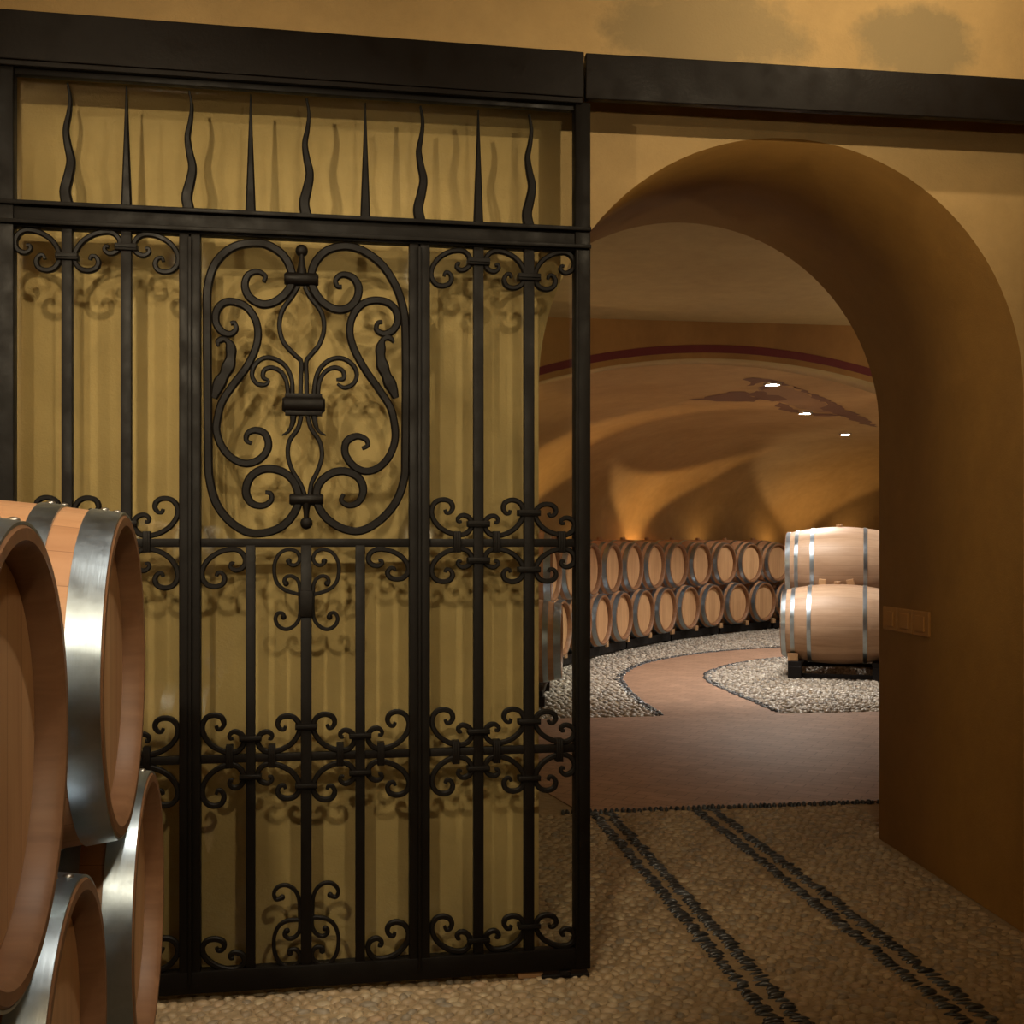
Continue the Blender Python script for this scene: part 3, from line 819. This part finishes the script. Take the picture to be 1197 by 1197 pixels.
# ---- the bright pale stack to the right
pale = make_barrel('pale oak barrel', 1.0, .368, .302, 'pale_stave', 72, detail=True, hoops=((.5 - .034, .042), (.5 - .115, .036), (.5 - .262, .036)))
def pale_at(px, D, zc, ang, label, first=False):
    d = ray(px, 634); p = d * D
    return put(pale, p.x, p.y, zc - .368, ang, label, 'pale barrels of the island stack', 1, first)
ANG = -25.0
pale_at(979, 10.62, .495, ANG, 'pale oak barrel with shiny hoops, bottom front of the bright stack beside the path', True)
pale_at(981, 11.13, 1.032, ANG, 'pale oak barrel lying on top of the bright stack right of the path')
pale_at(983.5, 11.66, .495, ANG, 'rear lower pale barrel hidden behind the bright stack')
dd = ray(980, 634) * 10.95
t = empty('barrel_rack', (dd.x, dd.y, 0), math.radians(ANG), 'black steel rack standing on pale pebbles under the bright barrel stack', 'rack')
for q in (-.37, .37):
    obj('rail', B(q - .06, q + .06, -.62, .62, .115, .165, bev=.004), M['rack'], t)
    for s in (-.57, .5): obj('foot', B(q - .06, q + .06, s - .06, s + .06, -.012, .12, bev=.004), M['rack'], t)
for s in (-.55, .5):
    obj('crossbar', B(-.37, .37, s - .02, s + .02, .015, .05, bev=.003), M['rack'], t)
for (q, zz, rr, lab) in ((-.44, .165, .1, 'square wooden chock on the left post of the bright stack rack'), (.40, .165, -.1, 'square wooden chock on the right post of the bright stack rack')):
    o = obj('wooden_chock', B(-.045, .045, -.045, .045, 0, .07, bev=.004), M['bung'])
    v = Matrix.Rotation(math.radians(ANG), 4, 'Z') @ Vector((q + .05, -.56, 0)); o.location = (dd.x + v.x, dd.y + v.y, zz - .001); o.rotation_euler = (0, 0, math.radians(ANG) + rr)
    tag(o, lab, 'chock')
b0 = ray(979, 634) * 10.62
for (q, tilt, lab) in ((-.14, .12, 'left wooden wedge between the two pale barrels'), (.12, -.2, 'right wooden wedge between the two pale barrels')):
    o = obj('wooden_wedge', B(-.033, .033, -.03, .03, 0, .055, bev=.004), M['bung'])
    v = Matrix.Rotation(math.radians(ANG), 4, 'Z') @ Vector((q, .03, 0)); o.location = (b0.x + v.x, b0.y + v.y, .852); o.rotation_euler = (0, tilt, math.radians(ANG))
    tag(o, lab, 'wedge')

# ================================================================== SMALL THINGS
# switches on the right reveal
def reveal_pt(px, py):
    d = ray(px, py)   # plane x = AX1+AR1 + k (y-WY1)
    k = ((AX2 + AR2) - (AX1 + AR1)) / (WY2 - WY1); x0 = AX1 + AR1 - k * WY1
    t = x0 / (d.x - k * d.y); return Vector((d.x * t, d.y * t, EYE + d.z * t))
pA, pB = reveal_pt(1034, 725), reveal_pt(1088, 728)
dirv = (pB - pA); dirv.z = 0; wlen = dirv.length; az = math.atan2(dirv.y, dirv.x)
zt = .5 * (reveal_pt(1060, 709).z + reveal_pt(1060, 743).z)
t = empty('light_switch', ((pA.x + pB.x) / 2, (pA.y + pB.y) / 2, zt), az, 'row of three square amber light switches on the right side of the arch passage', 'light switch')
w3 = wlen / 3
for k in (-1, 0, 1):
    pl = obj('switch_plate', B((k - .5) * w3 + .002, (k + .5) * w3 - .002, -.009, .006, -.048, .048, bev=.003), M['switch'], t)
    obj('rocker', B((k - .27) * w3, (k + .27) * w3, -.0145, -.006, -.030, .030, bev=.002), M['switch'], pl)
# block and lumps under the right end of the gate
p = on_floor(619, 1141)
o = obj('wooden_block', B(-.036, .036, -.02, .02, 0, .020, bev=.003), M['bung']); o.location = (p.x, p.y, 0); o.rotation_euler = (0, 0, .05)
tag(o, 'small pale wooden block on the pebbles under the right end of the gate', 'block')
t = empty('floor_guide', (.60, 3.285, 0), 0, 'dark iron guide on the pebbles under the right corner of the gate', 'guide')
obj('base_plate', B(-.07, .07, -.045, .035, .0, .010, bev=.002), M['rack'], t)
obj('roller', revolve(bmesh.new(), [(.0101, .018), (.021, .018)], 20, 'Z', center=(0, -.036, 0)), M['rack'], t, .5)

# painted map on the cellar ceiling: thin paint patches just under the plaster
def on_ceil(px, py, z=CEIL):
    d = ray(px, py); s = (z - EYE) / d.z; return (d.x * s, d.y * s)
def patch(bm, pts):
    P = [on_ceil(*p) for p in pts]
    # ragged coast: displace along the outline
    Q = []
    for i in range(len(P)):
        a, b = P[i], P[(i + 1) % len(P)]; L = math.hypot(b[0] - a[0], b[1] - a[1]); n = max(2, int(L / .10))
        for k in range(n):
            t = k / n; j = .035 if k else .012
            Q.append((a[0] + (b[0] - a[0]) * t + random.uniform(-j, j), a[1] + (b[1] - a[1]) * t + random.uniform(-j, j)))
    vs = [bm.verts.new((x, y, CEIL - .003)) for x, y in Q]
    try: f = bm.faces.new(vs)
    except Exception: return
    bmesh.ops.triangulate(bm, faces=[f])
bm = bmesh.new()
patch(bm, [(890, 452), (912, 450), (936, 457), (958, 468), (972, 476), (984, 483), (958, 482), (930, 476), (906, 466), (884, 460)])
for v in bm.verts: v.co.z += .0015
mural_in = obj('land_area', bm, M['map_light'])
bm = bmesh.new()
patch(bm, [(803, 467), (822, 465), (835, 461.5), (850, 459), (860, 457), (872, 458), (878, 463), (888, 466), (880, 469.5), (862, 469), (840, 469), (822, 467.5)])
patch(bm, [(874, 460), (884, 456), (894, 457), (898, 461), (912, 463), (922, 467), (904, 469), (886, 466)])
patch(bm, [(869, 443), (880, 441), (892, 442.5), (903, 443), (915, 446), (924, 450), (917, 451), (906, 448), (893, 446), (880, 450), (872, 451), (878, 446)])
patch(bm, [(924, 449), (938, 455), (950, 460), (962, 464), (972, 469), (985, 476), (1000, 483), (1015, 491), (1026, 499), (1010, 496), (990, 488), (974, 483), (960, 478), (968, 473), (958, 467), (944, 460), (930, 454)])
patch(bm, [(910, 470), (922, 474), (928, 478), (936, 482), (922, 481), (908, 478)])
patch(bm, [(944, 482), (958, 483), (972, 483), (984, 485), (970, 486.5), (952, 486)])
patch(bm, [(886, 452), (896, 450), (900, 454), (892, 456)])
o = obj('ceiling_mural', bm, M['map']); mural_in.parent = o
tag(o, 'umber brown painted land shapes on the cellar ceiling round the downlights', 'mural')

# downlights in the cellar ceiling
def downlight(px, py, label, power, spot=2.2, col=(1, .93, .82)):
    x, y = on_ceil(px, py)
    t = empty('ceiling_downlight', (x, y, CEIL - .03), 0, label, 'ceiling light', 'cellar ceiling lights')
    obj('trim_ring', revolve(bmesh.new(), [(.012, .062), (.012, .078), (.03, .080), (.03, .060)], 28, 'Z', close=True), M['lamp_rim'], t, .5)
    obj('lens', revolve(bmesh.new(), [(.016, .0005), (.014, .05), (.022, .060), (.03, .060), (.03, .0005)], 24, 'Z'), M['lamp_glow'], t, .5)
    add_spot('downlight_%d' % px, (x, y, CEIL - .05), (x, y, 0), power, spot, .6, .05, col)
    return x, y
def add_spot(name, loc, to, power, size, blend, rad, col):
    l = bpy.data.lights.new(name, 'SPOT'); l.energy = power; l.spot_size = size; l.spot_blend = blend; l.shadow_soft_size = rad; l.color = col
    o = bpy.data.objects.new(name, l); C.objects.link(o); o.location = loc
    o.rotation_euler = (Vector(to) - Vector(loc)).to_track_quat('-Z', 'Y').to_euler(); return o
def add_point(name, loc, power, rad, col):
    l = bpy.data.lights.new(name, 'POINT'); l.energy = power; l.shadow_soft_size = rad; l.color = col
    o = bpy.data.objects.new(name, l); C.objects.link(o); o.location = loc; return o

WARM = (1.0, .80, .52); WHITE = (1, .93, .82); AMBER = (1, .62, .24)
downlight(903, 448, 'brightest ceiling downlight, upper left of the three inside the painted map', 190)
downlight(941, 482, 'middle ceiling downlight below the painted map', 200)
downlight(988, 507, 'smallest and farthest ceiling downlight, lower right of the painted map', 150)
# lamps further along the ring, outside the view
add_spot('downlight_island', (6.0, 10.4, 2.55), (5.5, 10.7, 0), 60, 1.9, .5, .05, WHITE)
add_spot('downlight_left', (3.0, 9.2, 2.55), (3.0, 9.9, 0), 150, 1.5, .7, .05, WHITE)
# amber uplights behind the barrels washing the wall and the cove
for k, (sv, e) in enumerate(((-3.2, 30), (0.0, 55), (3.1, 55), (6.6, 45))):
    P, th = row(sv, WOFF - .10); Q, _ = row(sv, WOFF - 1.3)
    add_spot('uplight_%d' % k, (P.x, P.y, .75), (Q.x, Q.y, 2.6), e, 1.7, .25, .03, AMBER)
for k in range(8):
    P, th = row(-3 + 1.5 * k, WOFF - .25); Q, _ = row(-3 + 1.5 * k, WOFF)
    add_spot('wall_fill_%d' % k, (P.x, P.y, 1.15), (Q.x, Q.y, 2.3), 4.0, 2.9, 1, .06, AMBER)  # soft fill added along the row to brighten the far wall
add_spot('vault_fill', (8.2, 10.4, 1.3), (6.2, 11.6, CEIL), 70, 2.7, 1, .12, (1, .84, .6))  # unseen fill, added to brighten the vault
add_spot('vault_fill_left', (.2, 8.6, 2.0), (2.6, 10.0, CEIL), 16, 2.4, 1, .08, (1, .70, .36))  # second added fill, for the left of the vault
add_spot('passage_fill', (5.2, 6.6, 1.4), (3.4, 6.8, 2.84), 66, 2.7, 1, .1, (1, .84, .6))  # added fill aimed up, stands in for bounce on the passage ceiling
add_spot('passage_fill_left', (-1.2, 6.4, 1.4), (.9, 6.8, 2.84), 50, 2.7, 1, .1, (1, .84, .6))  # left-hand counterpart, also added as ceiling fill

# hall lamps (small spots above the frame), with added fill spots among them
add_spot('hall_spot_left', (-.64, 1.97, 2.48), (-.25, 3.4, 1.75), 34, 2.1, .9, .012, WARM)
add_spot('hall_spot_right', (1.20, 1.97, 2.70), (1.15, 3.4, 2.2), 38, 2.0, .9, .012, WARM)
add_spot('wall_washer_right', (1.75, 2.3, 3.3), (1.65, 3.4, 2.98), 42, 1.4, .9, .03, WARM)
add_spot('wall_washer_left', (-.9, 2.3, 3.3), (-.8, 3.4, 2.98), 7, 1.3, .9, .03, WARM)
for nm, x, tx, e in (('a', -1.2, -.9, 40), ('b', .1, -.1, 60), ('c', 1.0, 1.6, 12)):
    add_spot('fill_spot_low_' + nm, (x, 1.78, 3.3), (tx, 3.4, .9), e, 1.05, 1, .03, (1, .84, .58))  # added fill for the lower wall behind the gate
for nm, x, tx, e in (('a', -1.84, -.6, 210), ('b', -.74, -.5, 210), ('c', .72, -.50, 160)):
    add_spot('hall_spot_rear_' + nm, (x, -1.0, 3.0), (tx, 3.4, .95), e, .74, 1, .07, (1, .84, .58))  # fill added behind the camera to brighten the wall behind the gate
add_spot('hall_spot_rear_d', (.92, -2.6, 1.30), (.70, 3.4, 2.2), 130, .70, 1, .08, WARM)  # low fill added behind the camera for the wall under the track
add_spot('hall_spot_barrels', (.25, 1.7, 3.2), (-.7, 1.95, 1.0), 66, 1.2, .6, .04, (1, .90, .74))
add_spot('hall_spot_floor', (.1, 2.75, 3.25), (.02, 2.95, 0), 55, .52, 1, .05, (1, .86, .64))
# indirect light: added fill spots bounced off the hall ceiling
for nm, x, y, e in (('a', -1.9, .4, 170), ('b', 2.9, 1.2, 90), ('c', .6, -.8, 110)):
    add_spot('hall_bounce_fill_' + nm, (x, y, 2.35), (x, y + .1, 3.4), e, 2.7, 1, .05, (1, .85, .62))

# ================================================================== world, camera
w = bpy.data.worlds.new('world'); S.world = w; w.use_nodes = True
w.node_tree.nodes['Background'].inputs[0].default_value = (.9, .75, .5, 1); w.node_tree.nodes['Background'].inputs[1].default_value = .0
cam = bpy.data.cameras.new('camera'); co = bpy.data.objects.new('camera', cam); C.objects.link(co)
co.location = (0, 0, EYE); co.rotation_euler = (PI / 2, 0, -YAW)
cam.sensor_fit = 'HORIZONTAL'; cam.sensor_width = 36; cam.lens = 36 * F / 1197
cam.shift_x = 0; cam.shift_y = (HZ - 598.5) / 1197; cam.clip_start = .05; cam.clip_end = 60
S.camera = co
vs = S.view_settings; vs.view_transform = 'Standard'; vs.look = 'None'; vs.exposure = 0; vs.gamma = 1; vs.use_curve_mapping = False
